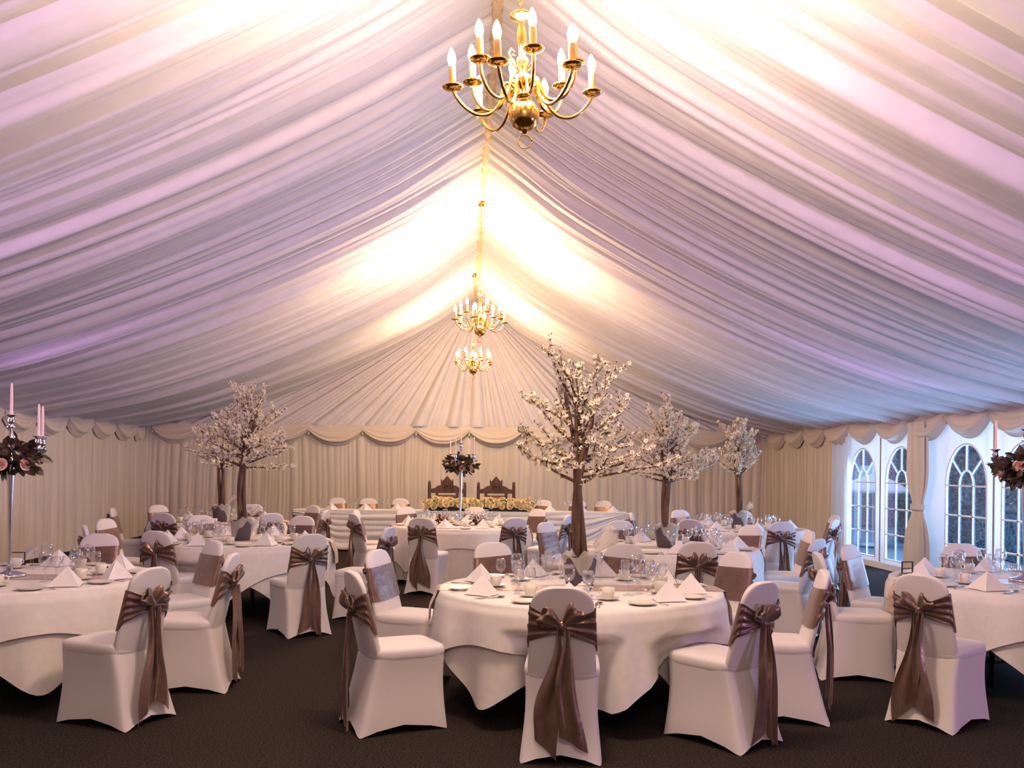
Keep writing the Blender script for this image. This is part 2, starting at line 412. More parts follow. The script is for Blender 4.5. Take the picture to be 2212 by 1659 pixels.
def back_mb():
    zs = [.30, .36, .42, .48, .55, .65, .75, .83] + [.83 + .1 * sin(k * pi / 16) for k in range(1, 8)] + [.9295]
    rings = [bring(z, 0, 40, 1 if z > .43 else .90 + .10 * (z - .30) / .13 * .6) for z in zs]; rings.append([(x * .9, byc(.93) + (y - byc(.93)) * .55, .936) for x, y, z in rings[-1]])
    m = MB().loft(rings, True, True)
    return m
def band_mb(seed):
    rr = random.Random(seed); n = 72; rows = 16; ph = rr.random() * 6; kz = rr.uniform(.70, .73); m = MB(); kk = rr.choice((3, 4, 4)); tilt = rr.uniform(-.012, .012)
    def fn(u, v):
        a = 2 * pi * u; c = sgnpow(cos(a), .55); s = sgnpow(sin(a), .7); rear = sm(.1, -.5, sin(a)); xr = abs(c)
        g = lerp(1, .30 + .70 * xr ** 1.1, rear); z0, z1 = .585 + .045 * rear, .825; zc = lerp(.705, kz, rear)
        z = lerp(z0, z1, v); z = zc + (z - zc) * g + tilt * c
        pl = (.0070 * sin(v * 2 * pi * kk + ph + c * 2) + .0045 * sin(v * 2 * pi * (kk + 3) + 2 * ph)) * (.05 + .95 * rear)
        ex = .009 + pl + .012 * rear * (1 - xr) 
        return ((bw(z) + ex) * c, byc(z) + (bth(z) + ex) * s, z)
    return m.grid(fn, n, rows, True), kz
def loop_mb(sg, kz, rr):
    m = MB(); y0 = byc(kz) - bth(kz) - .02; d = Vector((sg * rr.uniform(.55, .8), -.25, rr.uniform(.35, .8))).normalized()
    side = d.cross(Vector((0, -1, 0))).normalized(); nrm = side.cross(d); L = rr.uniform(.105, .14); rings = []; ph = rr.random() * 6
    for k, (q, w, t) in enumerate(((0, .012, .010), (.2, .022, .016), (.45, .042, .026), (.7, .055, .028), (.9, .053, .022), (1, .042, .010), (.86, .034, .012), (.6, .02, .008))):
        cpos = Vector((0, y0 - .012, kz)) + d * (L * q) + nrm * (-.012 * sin(pi * min(q, 1)))
        rings.append([cpos + side * (w * cos(a * pi / 10)) + nrm * (t * sin(a * pi / 10) * (1 + .35 * sin(a * 1.9 + ph))) + d * (.012 * cos(a * pi / 10 * 2 + ph) * q) for a in range(20)])
    return m.loft(rings, False, True)
def tail_mb(sg, kz, rr):
    L = rr.uniform(.57, .68); x0 = sg * .012; spread = sg * rr.uniform(.015, .075); w1 = rr.uniform(.068, .100); ph = rr.random() * 6; cut = rr.choice((-1, 1)) * rr.uniform(.03, .07); yb = byc(kz) - bth(kz)
    nf = rr.uniform(1.0, 1.8); tw = rr.uniform(-.6, .6)
    def fn(u, v):
        c = 2 * u - 1; w = lerp(.016, w1, sm(0, .8, v)) ; z = kz - .01 - v * (L + cut * c)
        x = x0 + spread * v + .012 * sin(v * 7 + ph) + c * w * (.85 + .15 * sin(v * 5 + ph))
        y = yb - .030 - .022 * v + (.016 * (1 - .3 * v)) * sin(c * pi * nf + ph + tw * v * 3) - .012 * sin(v * pi) - (.012 if sg > 0 else 0)
        return (x, y, max(z, .015))
    return MB().grid(fn, 14, 30)
def knot_mb(kz, rr):
    m = MB(); y0 = byc(kz) - bth(kz) - .022
    m.lathe([(0, -.034), (.016, -.03), (.026, -.012), (.028, .008), (.02, .028), (0, .034)], 14)
    return m.xf(Matrix.Translation((0, y0, kz)) @ Matrix.Rotation(rr.uniform(-.4, .4), 4, 'Y'))

proto = []
me_seat = seat_mb().mesh('seat', 'cover'); me_skirt = skirt_mb().mesh('skirt', 'cover'); me_back = back_mb().mesh('backrest', 'cover')
me_foot = MB().lathe([(.013, 0), (.014, .012), (.011, .03), (.010, .06)], 10).mesh('foot', 'black')
for k in range(5):
    rr = random.Random(50 + k)
    t = thing('banquet_chair', (0, 0, 0))
    link('seat', me_seat, t); link('skirt', me_skirt, t); link('backrest', me_back, t)
    for sx, sy in ((-.165, .20), (.165, .20), (-.165, -.23), (.165, -.23)): link('foot', me_foot, t, (sx * .98, sy * .96, 0))
    b, kz = band_mb(k); b = b.build('sash', 'satin', t); b['label'] = 'mauve satin sash tied round the backrest'
    knot_mb(kz, rr).build('knot', 'satin', b)
    for sg in (-1, 1):
        loop_mb(sg, kz, rr).build('bow_loop', 'satin', b); tail_mb(sg, kz, rr).build('sash_tail', 'satin', b)
    proto.append(t)
used = set(); FEET = []      # FEET: chair centre and facing, so the cloths hang clear of the seats

TABLES = {1: (.80, 6.25), 2: (-3.17, 6.72), 3: (4.22, 6.72), 4: (-2.36, 10.05), 5: (2.12, 9.55), 6: (-3.42, 13.3), 7: (3.85, 12.75), 8: (-.03, 12.95)}
TN = {1: 'near middle table', 2: 'near left table', 3: 'near right table', 4: 'mid left table', 5: 'mid right table', 6: 'far left table', 7: 'far right table', 8: 'far middle table'}
# x, y of the top of each backrest, its table, turn (degrees) off the direct look at the table
CH = [(.53, 4.85, 1, 4), (-.65, 5.52, 1, -3), (-.64, 6.95, 1, 0), (.25, 7.70, 1, 0), (1.35, 7.62, 1, 0), (2.10, 6.95, 1, 0), (1.69, 5.11, 1, 0), (2.29, 5.74, 1, 6),
      (3.29, 7.73, 3, 0), (2.79, 5.51, 3, -2), (4.40, 7.95, 3, 0), (2.72, 6.97, 3, 0), (4.30, 5.2, 3, 0), (5.68, 7.2, 3, 0),
      (-1.85, 5.66, 2, 14), (-1.60, 6.59, 2, 4), (-2.02, 7.69, 2, 0), (-3.19, 8.36, 2, 0), (-4.3, 7.8, 2, 0), (-3.35, 5.2, 2, 0),
      (-2.84, 8.74, 4, 0), (-1.37, 8.50, 4, 0), (-.74, 9.52, 4, 0), (-4.0, 10.6, 4, 0), (-3.76, 9.43, 4, 0), (-3.20, 11.5, 4, 0), (-1.96, 11.5, 4, 0),
      (2.04, 7.91, 5, 0), (3.26, 10.3, 5, 0), (3.62, 9.47, 5, 0), (3.28, 8.36, 5, 0), (.95, 10.6, 5, 0), (1.9, 11.1, 5, 0),
      (3.91, 11.13, 7, 0), (5.25, 12.8, 7, 0), (4.80, 11.7, 7, 10), (2.85, 11.47, 7, 0), (4.32, 14.15, 7, 0), (3.35, 14.15, 7, 0), (2.40, 13.1, 7, 0),
      (-4.85, 13.1, 6, 0), (-4.6, 14.25, 6, 0), (-3.78, 11.9, 6, 0), (-2.45, 12.1, 6, 0), (-1.89, 13.05, 6, 0), (-3.30, 14.8, 6, 0), (-2.3, 14.5, 6, 0),
      (-.50, 11.30, 8, 0), (.66, 11.5, 8, 0), (1.42, 12.3, 8, 0), (1.15, 14.0, 8, 0), (-1.50, 13.15, 8, 0), (-1.42, 12.15, 8, 0), (-.88, 14.35, 8, 0), (.2, 14.5, 8, 0)]
HOURS = ['twelve', 'one', 'two', 'three', 'four', 'five', 'six', 'seven', 'eight', 'nine', 'ten', 'eleven']
taken = {}
def hour(t, ang):
    h = (90 - math.degrees(ang)) / 30 % 12
    for k in (0, 1, -1, 2, -2, 3):
        q = int(round(h) + k) % 12
        if (t, q) not in taken: taken[(t, q)] = 1; return q
seats = {t: [] for t in TABLES}
def put_chair(x, y, face, label, group, v):
    p = proto[v]
    c = p if v not in used else dup(p)
    used.add(v)
    fx, fy = cos(face), sin(face)
    FEET.append((x + .29 * fx, y + .29 * fy, fx, fy)); c.location = (x + .29 * fx, y + .29 * fy, 0); c.rotation_euler = (0, 0, face - pi / 2)
    tag(c, label, 'chair', group); return c
for i, (x, y, t, turn) in enumerate(CH):
    cx, cy = TABLES[t]; face = atan2(cy - y, cx - x) + radians(turn)
    h = hour(t, atan2(y - cy, x - cx)); seats[t].append((atan2(y - cy, x - cx), h))
    v = Vector((x, y)).normalized(); d = v.x * cos(face) + v.y * sin(face)
    look = 'bow towards us' if d > .45 else ('sash front towards us' if d < -.45 else 'seen side-on')
    put_chair(x, y, face, 'white covered chair, %s, at %s o\'clock of the %s' % (look, HOURS[h], TN[t]), 'white covered chairs with mauve sashes', (i * 3 + 1) % 5)
TT = [(x, 17.96 - .04 * x, w) for x, w in ((-2.42, 'farthest left'), (-1.82, 'second from the left'), (-1.20, 'third from the left'), (1.58, 'third from the right'), (2.24, 'second from the right'), (2.74, 'farthest right'))]
for i, (x, y, w) in enumerate(TT):
    put_chair(x, y, -pi / 2 - .12 + (.25 if i < 3 else -.25), 'white covered chair behind the long top table, ' + w, 'white covered chairs behind the top table', i % 5)

# ------------------------------------------------------------------ tables, cloths, runners
RT, ZT = .92, .745
def clear_of_chairs(cx, cy, th, r, pad):
    for _ in range(45):
        px, py = cx + r * cos(th), cy + r * sin(th); hit = False
        for x, y, fx, fy in FEET:
            dx, dy = px - x, py - y; ly = dx * fx + dy * fy; lx = dx * fy - dy * fx
            if abs(lx) < .235 + pad and -.30 < ly < .268 + pad: hit = True; break
        if not hit: return r
        r -= .01
    return r
def cloth_mb(cx, cy, a, rot, z, off, seed, p=7, zmin=.03):
    rr = random.Random(seed); k1 = rr.randint(7, 10); k2 = rr.randint(13, 18); p1, p2 = rr.random() * 6, rr.random() * 6
    NT = 176; rings = []
    rad = lambda th: a / ((abs(cos(th - rot)) ** p + abs(sin(th - rot)) ** p) ** (1 / p))
    prof = [(0.001, 0), (.3, 0), (.6, 0), (.85, 0), (.95, 0), (.985, 0)]
    for q, _ in prof: rings.append([(RT * q * cos(2 * pi * i / NT), RT * q * sin(2 * pi * i / NT), z) for i in range(NT)])
    for j in range(21):
        t = j / 20; ring = []
        for i in range(NT):
            th = 2 * pi * i / NT; d = min(rad(th) - RT, z - zmin); q = t * d
            fold = (.5 + .5 * sin(k1 * th + p1)) * .11 + .045 * sin(k2 * th + p2)
            r = RT + off + .020 * sm(0, .06, q) + (q ** 1.1) * (fold * .9 + .06)
            zz = z - .006 * sm(0, .04, q) - q
            ring.append([r, zz])
        cut = [max(0, (r - off + .03) - clear_of_chairs(cx, cy, 2 * pi * i / NT, r - off + .03, .012)) * (1 - sm(.54, .60, zz)) if zz < .62 else 0 for i, (r, zz) in enumerate(ring)]
        cut = [max(cut[i - 1], cut[i], cut[(i + 1) % NT]) for i in range(NT)]; cut = [max(cut[i], (cut[i - 2] + cut[i - 1] + cut[i] + cut[(i + 1) % NT] + cut[(i + 2) % NT]) / 5) for i in range(NT)]
        rings.append([((r - c) * cos(2 * pi * i / NT), (r - c) * sin(2 * pi * i / NT), zz) for i, ((r, zz), c) in enumerate(zip(ring, cut))])
    return MB().loft(rings, True, False)
def runner_mb(w, ang, z, hang):
    L = sqrt(RT * RT - w * w / 4)
    def fn(u, v):
        c = (u - .5) * w; s = (v - .5) * 2; tot = RT + .085 + hang; q = s * tot; e = RT + .045
        if abs(q) <= e: x, zz = q, z
        else:
            x = math.copysign(e + .05 * min(1, (abs(q) - e) / .12) + .03 * (abs(q) - e), q); zz = z - (abs(q) - e) * .98
            x -= math.copysign(.5 * c * c, q)
        return (x * cos(ang) - c * sin(ang), x * sin(ang) + c * cos(ang), zz + .001 * sin(c * 60))
    return MB().grid(fn, 8, 90)
ROT = {1: 47, 2: 35, 3: -20, 4: 42, 5: 10, 6: 30, 7: 15, 8: 0}
RUN = {1: radians(0), 2: radians(-2), 3: radians(3), 4: radians(1), 5: radians(-1), 6: 0, 7: 0, 8: 0}
for t, (cx, cy) in TABLES.items():
    rr = random.Random(t)
    tb = thing('round_table', (cx, cy, 0), 0, 'round banquet table with black legs under the cloth of the ' + TN[t], 'table', 'round banquet tables')
    MB().lathe([(RT - .02, ZT - .035), (RT - .01, ZT - .03), (RT - .01, ZT - .012), (RT - .02, ZT - .008)], 64).build('tabletop', 'wood', tb, True, 40)
    for k in range(4):
        a = k * pi / 2 + .5; MB().tube([(.42 * cos(a), .42 * sin(a), ZT - .04), (.44 * cos(a), .44 * sin(a), .01)], .018, 10).build('leg', 'black', tb)
    big = t == 8
    ro = radians(ROT[t]); u = cloth_mb(cx, cy, 1.60 if big else 1.20, ro + pi / 4, ZT - .003, .002, 100 + t, 2.2 if big else 7).build('tablecloth', 'cloth2'); u.location = (cx, cy, 0)
    tag(u, 'white lower cloth hanging beneath the overlay on the ' + TN[t], 'tablecloth', 'lower tablecloths')
    o = cloth_mb(cx, cy, 1.15 if big else 1.17, ro, ZT + .002, .034, 100 + t, 8).build('tablecloth', 'cloth'); o.location = (cx, cy, 0)
    tag(o, 'white square overlay cloth draped over the ' + TN[t], 'tablecloth', 'overlay tablecloths')
    r = runner_mb(.30, RUN[t], ZT + .0045, .20).build('table_runner', 'runner'); r.location = (cx, cy, 0)
    tag(r, 'mauve satin runner laid across the ' + TN[t], 'table runner', 'satin table runners')
ZS = ZT + .006

# ------------------------------------------------------------------ tableware (shared meshes)
def goblet(h, rb, rim, foot):
    pr = [(foot, 0), (foot * .95, .003), (.012, .008), (.0045, .02), (.004, h * .44), (.010, h * .49), (rb * .75, h * .56), (rb, h * .70), (rb * .97, h * .82), (rim, h), (rim - .002, h - .001), (rb * .94, h * .82), (rb * .95, h * .70), (.004, h * .51)]
    return MB().lathe(pr, 22, cap=False)
me_wine = goblet(.205, .041, .033, .036).mesh('wine_glass', 'glass'); me_white = goblet(.175, .035, .029, .033).mesh('wine_glass', 'glass')
me_flute = goblet(.165, .033, .029, .032).mesh('water_goblet', 'glass')
me_plate = MB().lathe([(0, .004), (.05, .003), (.055, 0), (.06, .003), (.085, .012), (.0865, .015), (.083, .0145), (.058, .008), (0, .0065)], 32).mesh('side_plate', 'china')
me_saucer = MB().lathe([(0, .003), (.035, 0), (.04, .002), (.070, .013), (.072, .016), (.068, .0155), (.036, .006), (0, .005)], 28).mesh('saucer', 'china')
me_cup = MB().lathe([(0, .001), (.026, 0), (.030, .004), (.038, .035), (.041, .066), (.039, .0665), (.036, .036), (.026, .008), (0, .006)], 24).mesh('body', 'china')
me_handle = MB().tube([(.037, 0, .055), (.055, 0, .058), (.066, 0, .045), (.062, 0, .028), (.046, 0, .02), (.035, 0, .022)], .0045, 8).mesh('handle', 'china')
def napkin_mb():
    m = MB(); h = .128
    for k, o in ((1, 0), (.97, .004)):
        for sg in (-1, 1):   # two faces meeting at the front ridge, two at the back edge
            m.grid(lambda u, v: (sg * .140 * u * (1 - v) * k, (lerp(-.125, .02, u) + o + .008 * sin(u * pi)) * (1 - v), h * v * k), 6, 8)
    for sg in (-1, 1): m.grid(lambda u, v: (sg * .135 * u * (1 - v), lerp(.110, .022, u) * (1 - v), h * .99 * v), 6, 8)
    m.add([(-.138, .02, .003), (0, -.122, .003), (.138, .02, .003), (0, .11, .003)], [(0, 1, 2, 3)])
    return m
me_nap = napkin_mb().mesh('napkin', 'napkin', True, 35)
def strip(pts, wid, z=.002, th=.0018):
    m = MB(); rings = []
    for (y, zz), w in zip(pts, wid): rings.append([(-w, y, zz + z), (w, y, zz + z), (w * .8, y, zz + z + th), (-w * .8, y, zz + z + th)])
    return m.loft(rings)
me_knife = strip([(-.105, .0), (-.10, .0), (-.02, .001), (-.005, .001), (.01, .001), (.07, 0), (.105, 0)], [.004, .0055, .005, .004, .009, .0095, .002], 0, .003).mesh('knife', 'steel')
def fork():
    m = strip([(-.10, 0), (-.095, 0), (-.02, .004), (.03, .003), (.045, .002), (.055, .002)], [.004, .006, .0025, .0028, .010, .011], 0, .0025)
    for k in (-1.5, -.5, .5, 1.5): m.tube([(k * .0055, .054, .004), (k * .0055, .08, .003), (k * .005, .10, .007)], [.0018, .0018, .001], 5)
    return m
me_fork = fork().mesh('fork', 'steel')
def spoon():
    m = strip([(-.09, 0), (-.085, 0), (-.01, .004), (.04, .004), (.05, .003)], [.004, .006, .0025, .0028, .005], 0, .0025)
    m.grid(lambda u, v: (.019 * (2 * v - 1) * sqrt(max(0, 1 - (2 * u - 1) ** 2)), .05 + .055 * u, .009 - .009 * (1 - (2 * u - 1) ** 2) * (1 - (2 * v - 1) ** 2)), 10, 6)
    return m
me_spoon = spoon().mesh('spoon', 'steel')
cup_proto = [None]
def put(name, me, x, y, z, rz, label, cat, group):
    o = link(name, me, None, (x, y, z)); o.rotation_euler = (0, 0, rz); return tag(o, label, cat, group)
EXTRA = {2: [205], 3: [], 4: [], 5: [140], 6: [], 7: [], 8: [20]}
for t, (cx, cy) in TABLES.items():
    rr = random.Random(400 + t); row = 1 if t < 4 else (2 if t < 6 else 3)
    for ang, h in seats[t]:
        hn = HOURS[h] + ' o\'clock'; tn = TN[t]
        ang = round(ang / radians(3)) * radians(3)
        def P(r, s):   # s: to the guest's right
            return cx + r * cos(ang) - s * sin(ang), cy + r * sin(ang) + s * cos(ang)
        fz = ang + pi / 2   # local +y of ware points to the table centre
        g = lambda k: k + ' on the ' + tn
        jr = lambda a: rr.uniform(-a, a)
        x, y = P(.745 + jr(.01), .0 + jr(.01)); put('napkin', me_nap, x, y, ZS, fz + jr(.35), 'white pyramid napkin at the %s place of the %s' % (hn, tn), 'napkin', g('pyramid napkins'))
        x, y = P(.77, -.265); put('side_plate', me_plate, x, y, ZS, 0, 'cream side plate at the %s place of the %s' % (hn, tn), 'plate', g('side plates'))
        x, y = P(.52 + jr(.02), .215 + jr(.01)); put('saucer', me_saucer, x, y, ZS, 0, 'cream saucer at the %s place of the %s' % (hn, tn), 'saucer', g('saucers'))
        if cup_proto[0] is None:
            c = thing('coffee_cup', (0, 0, 0)); link('body', me_cup, c); link('handle', me_handle, c); cup_proto[0] = c
        else: c = dup(cup_proto[0])
        c.location = (x, y, ZS + .0078); c.rotation_euler = (0, 0, rr.uniform(0, 6.28)); tag(c, 'cream coffee cup at the %s place of the %s' % (hn, tn), 'cup', g('coffee cups'))
        x, y = P(.475 + jr(.015), -.02 + jr(.015)); put('wine_glass', me_wine, x, y, ZS, 0, 'taller wine glass at the %s place of the %s' % (hn, tn), 'glass', g('taller wine glasses'))
        x, y = P(.55 + jr(.01), .10 + jr(.01)); put('wine_glass', me_white, x, y, ZS, 0, 'smaller wine glass at the %s place of the %s' % (hn, tn), 'glass', g('smaller wine glasses'))
        x, y = P(.44 + jr(.01), .075 + jr(.01)); put('water_goblet', me_flute, x, y, ZS, 0, 'low water goblet at the %s place of the %s' % (hn, tn), 'glass', g('water goblets'))
        x, y = P(.79, .163); put('knife', me_knife, x, y, ZS, fz + jr(.06), 'steel dinner knife at the %s place of the %s' % (hn, tn), 'knife', g('dinner knives'))
        if row < 3:
            x, y = P(.79, -.165); put('fork', me_fork, x, y, ZS, fz + jr(.06), 'steel dinner fork at the %s place of the %s' % (hn, tn), 'fork', g('dinner forks'))
            x, y = P(.79, .184); put('spoon', me_spoon, x, y, ZS, fz + jr(.06), 'steel spoon at the %s place of the %s' % (hn, tn), 'spoon', g('spoons'))

# ------------------------------------------------------------------ blossom trees
def blossom(m, c, n, r, rr):
    n = n.normalized(); a = n.cross(Vector((.3, .5, .8))).normalized(); b = n.cross(a); ph = rr.random() * 6
    for k in range(5):
        q = ph + k * 2 * pi / 5; d = a * cos(q) + b * sin(q); e = a * -sin(q) + b * cos(q)
        m.add([c, c + d * r * .6 + e * r * .42 + n * r * .25, c + d * r * 1.05 + n * r * .38, c + d * r * .6 - e * r * .42 + n * r * .25], [(0, 1, 2, 3)])
def make_tree(t, cx, cy, seed, spec):
    rr = random.Random(seed)
    z0 = spec.get('z0', .98); ztop = spec['top']; zc = spec['fork']; spread = spec['spread']
    root = thing('blossom_tree', (cx, cy, ZS), 0, spec['label'], 'tree', 'artificial blossom trees')
    Zb = -ZS
    pot = MB()
    n = 6 if spec.get('hex') else 24
    pot.lathe([(0, .0), (.088, .0), (.092, .01), (.117, .205), (.118, .22), (.108, .22), (.10, .19), (0, .19)], n); pot.build('pot', 'pot', root, not spec.get('hex'))
    MB().lathe([(0, .21), (.06, .215), (.10, .195)], 16).build('pot_filling', 'soil', root)
    # tulle wrap: draped round the rim with a gathered bow at one side
    ph, nl = (pi / 2, 4) if t == 1 else (rr.random() * 6, 2)
    def tul(u, v):
        a = 2 * pi * u; dr = .03 + (.12 if t == 1 else .16) * (.5 + .5 * sin(nl * a + ph)) ** 3 + .02 * sin(9 * a)
        r = lerp(.06, .126, sm(0, .25, v)) + .018 * v * (.5 + .5 * sin(11 * a + ph)) * sm(.2, 1, v)
        return (r * cos(a), r * sin(a), .235 + .02 * sin(4 * a) * (1 - v) - min(dr, .20) * max(0, v - .22) / .78 - .012 * sm(0, .3, v))
    mt = MB().grid(tul, 90, 12, True)
    for k in range(2):
        aa = spec.get('bow', -.4) + k * .5; c = Vector((.13 * cos(aa), .13 * sin(aa), .27 + .03 * k)); ax = Vector((cos(aa), sin(aa), .9)).normalized()
        s2 = ax.cross(Vector((0, 0, 1))).normalized(); n2 = s2.cross(ax)
        bs = .13 if t == 1 else .075
        mt.loft([[c + ax * (q * bs) + s2 * (w * bs / .13 * cos(b * pi / 7)) + n2 * (w * bs / .13 * .6 * sin(b * pi / 7) * (1 + .5 * sin(b * 2.2 + q * 3))) + ax * (.02 * sin(b * 3.1)) for b in range(14)] for q, w in ((-.3, .01), (0, .03), (.4, .05), (.8, .062), (1.1, .07))], False, False)
    mt.build('tulle_wrap', 'tulle', root)
    tr = MB(); lean = spec.get('lean', 0)
    axis = lambda z: Vector((lean * (z - .9) + .015 * sin(z * 5 + seed), .012 * cos(z * 4 + seed), z + Zb))
    for k in range(4):
        pts = []; rad = []; zz = .93; endz = zc + rr.uniform(.15, .5) if k else ztop - .35
        while zz < endz:
            q = (zz - .93) / (endz - .93); a = k * pi / 2 + zz * 3.2 * (1 if k % 2 else .8) + seed
            off = spec['trunk'] * .58 + max(0, zz - zc + .1) * .13 * (k > 0); pts.append(axis(zz) + Vector((off * cos(a), off * sin(a), 0))); rad.append(spec['trunk'] * lerp(.50, .24, q ** 1.5)); zz += .05
        tr.tube(pts, rad, 8)
    tr.build('trunk', 'bark', root)
    br = MB(); bl = MB(); bu = MB(); lf = MB()
    N = spec['n']; r_b = spec.get('r', .019)
    def deco(p, d, dens):
        if rr.random() < dens:
            n = Vector((rr.uniform(-1, 1), rr.uniform(-1.2, .6), rr.uniform(-.5, 1))); cpos = p + Vector((rr.uniform(-1, 1), rr.uniform(-1, 1), rr.uniform(-1, 1))) * .014
            r = r_b * rr.uniform(.8, 1.25); blossom(bl, cpos, n, r, rr)
            if rr.random() < .6: bu.lathe([(0, 0), (r * .28, r * .12), (0, r * .3)], 5, cpos + n.normalized() * r * .1)
        if rr.random() < .10: 
            q = p + Vector((rr.uniform(-1, 1), rr.uniform(-1, 1), rr.uniform(-1, 1))) * .02; bu.lathe([(0, 0), (.006, .007), (0, .016)], 5, q)
        if rr.random() < .06:
            a = Vector((rr.uniform(-1, 1), rr.uniform(-1, 1), rr.uniform(-.3, 1))).normalized(); b = a.cross(Vector((0, 0, 1))).normalized(); s = rr.uniform(.02, .034)
            lf.add([p, p + a * s * .5 + b * s * .3, p + a * s, p + a * s * .5 - b * s * .3], [(0, 1, 2, 3)])
    for i in range(N):
        f = (i + .5) / N; az = i * 2.39996 + rr.uniform(-.3, .3); zz = lerp(zc - .14, ztop - .5, f) + rr.uniform(-.04, .04)
        el = radians(lerp(spec.get('el0', 8), 76, f ** 1.5) + rr.uniform(-10, 10)); L = spread * lerp(1.0, .62, f) * rr.uniform(.78, 1.12) + (.08 if f > .8 else 0)
        if f > .6: L = min(L, (ztop - zz) * 1.0 / max(.5, sin(el)))
        p = axis(zz); d = Vector((cos(az) * cos(el), sin(az) * cos(el), sin(el))); pts = [p]; rads = [.012]; ns = 12; bend = rr.uniform(-.2, .35)
        for s in range(ns):
            d = (d + Vector((rr.uniform(-.14, .14), rr.uniform(-.14, .14), rr.uniform(-.10, .12) + bend * .12))).normalized()
            p = p + d * (L / ns); pts.append(p); rads.append(.011 * (1 - (s + 1) / ns) + .0022)
            q = (s + 1) / ns
            for _ in range(3): deco(p - d * rr.random() * L / ns, d, spec.get('dens', .75) * sm(.0, .3, q))
            if s in (3, 5, 7, 9, 10) or (s == 2 and rr.random() < .5):
                a2 = rr.uniform(0, 6.28); e2 = Vector((cos(a2), sin(a2), rr.uniform(-.2, .7))).normalized(); d2 = (d * .9 + e2 * .75).normalized(); tp = [p]; l2 = L * rr.uniform(.2, .42) * (1 - .4 * q); p2 = p
                for s2 in range(6):
                    d2 = (d2 + Vector((rr.uniform(-.2, .2), rr.uniform(-.2, .2), rr.uniform(-.12, .22)))).normalized(); p2 = p2 + d2 * l2 / 6; tp.append(p2)
                    for _ in range(2): deco(p2, d2, spec.get('dens', .75) * 1.05)
                br.tube(tp, [.005, .0045, .004, .0035, .003, .0025, .0018], 5); bu.lathe([(0, 0), (.006, .006), (0, .016)], 5, p2)
        br.tube(pts, rads, 6); bu.lathe([(0, 0), (.006, .006), (0, .017)], 5, p)
    br.build('branches', 'bark', root)
    tag(bl.build('blossoms', 'petal', root), None, None, None, 'stuff'); tag(bu.build('buds', 'bud', root), None, None, None, 'stuff'); tag(lf.build('leaves', 'leaf', root), None, None, None, 'stuff')
TREES = [(1, 1, 17, dict(top=2.43, fork=1.60, spread=.62, trunk=.047, n=26, hex=True, lean=-.02, el0=4, bow=-.2, dens=1.0, r=.0165, label='tallest blossom tree, in a dark pot on the near middle table')),
         (4, 4, 23, dict(top=2.46, fork=1.66, spread=.58, trunk=.046, n=36, lean=.03, el0=8, dens=1.0, label='white blossom tree on the mid left table, nearer of two')),
         (5, 5, 37, dict(top=2.38, fork=1.55, spread=.58, trunk=.046, n=34, lean=.0, el0=10, dens=1.0, label='white blossom tree on the mid right table')),
         (6, 6, 41, dict(top=2.18, fork=1.62, spread=.55, trunk=.05, n=26, lean=.03, el0=14, dens=1.0, label='blossom tree half hidden behind the nearer left tree')),
         (7, 7, 53, dict(top=2.42, fork=1.60, spread=.46, trunk=.045, n=30, lean=.0, el0=30, dens=1.0, label='smaller-looking blossom tree on the far right table'))]
for t, tt, seed, sp in TREES:
    cx, cy = TABLES[t]
    if t == 6: cx, cy = -3.42, 13.3
    make_tree(t, cx, cy, seed, sp)

# ------------------------------------------------------------------ candelabra
def leaf_cluster(mb, rr, n, rx, rz, size, hollow=.4):
    for _ in range(n):
        th = rr.uniform(0, 6.28); ph = rr.uniform(-1.2, 1.2); k = rr.uniform(hollow, 1)
        c = Vector((rx * k * cos(th) * cos(ph), rx * k * sin(th) * cos(ph), rz * k * sin(ph)))
        d = (c.normalized() + Vector((rr.uniform(-.8, .8), rr.uniform(-.8, .8), rr.uniform(-.9, .5)))).normalized(); b = d.cross(Vector((rr.uniform(-1, 1), rr.uniform(-1, 1), rr.uniform(-1, 1)))).normalized(); nn = d.cross(b); s = size * rr.uniform(.7, 1.3)
        pts = [c, c + d * s * .35 + b * s * .30 + nn * s * .06, c + d * s * .7 + b * s * .26 + nn * s * .04, c + d * s * 1.05, c + d * s * .7 - b * s * .26 + nn * s * .04, c + d * s * .35 - b * s * .30 + nn * s * .06, c + d * s * .5 - nn * s * .04]
        mb.add(pts, [(0, 1, 6), (1, 2, 6), (2, 3, 6), (3, 4, 6), (4, 5, 6), (5, 0, 6)])
def rose_mb(r, rr):
    m = MB()
    for lay, (n, rad, op) in enumerate(((3, .45, .15), (5, .75, .5), (6, 1.0, .95))):
        for k in range(n):
            a = 2 * pi * k / n + lay * .6 + rr.random() * .3
            def fn(u, v, a=a, n=n, rad=rad, op=op):
                q = a + (u - .5) * 2 * pi / n * 1.5; rr_ = r * rad * (.25 + .75 * sin(v * 1.5)) * (1 + .25 * op * v); return (rr_ * cos(q), rr_ * sin(q), r * (.1 + .95 * v * (1.15 - .55 * op) - .25 * op * v * v) - r * .06 * (2 * u - 1) ** 2)
            m.grid(fn, 5, 5)
    return m
me_rose = [rose_mb(1, random.Random(k)).mesh('rose', 'rose') for k in range(2)]
me_blush = rose_mb(1, random.Random(9)).mesh('rose', 'blush')
def put_rose(me, parent, loc, s, nrm, rr):
    o = link('rose', me, parent, loc); o.scale = (s, s, s); o.rotation_euler = Vector(nrm).to_track_quat('Z', 'Y').to_euler(); return o
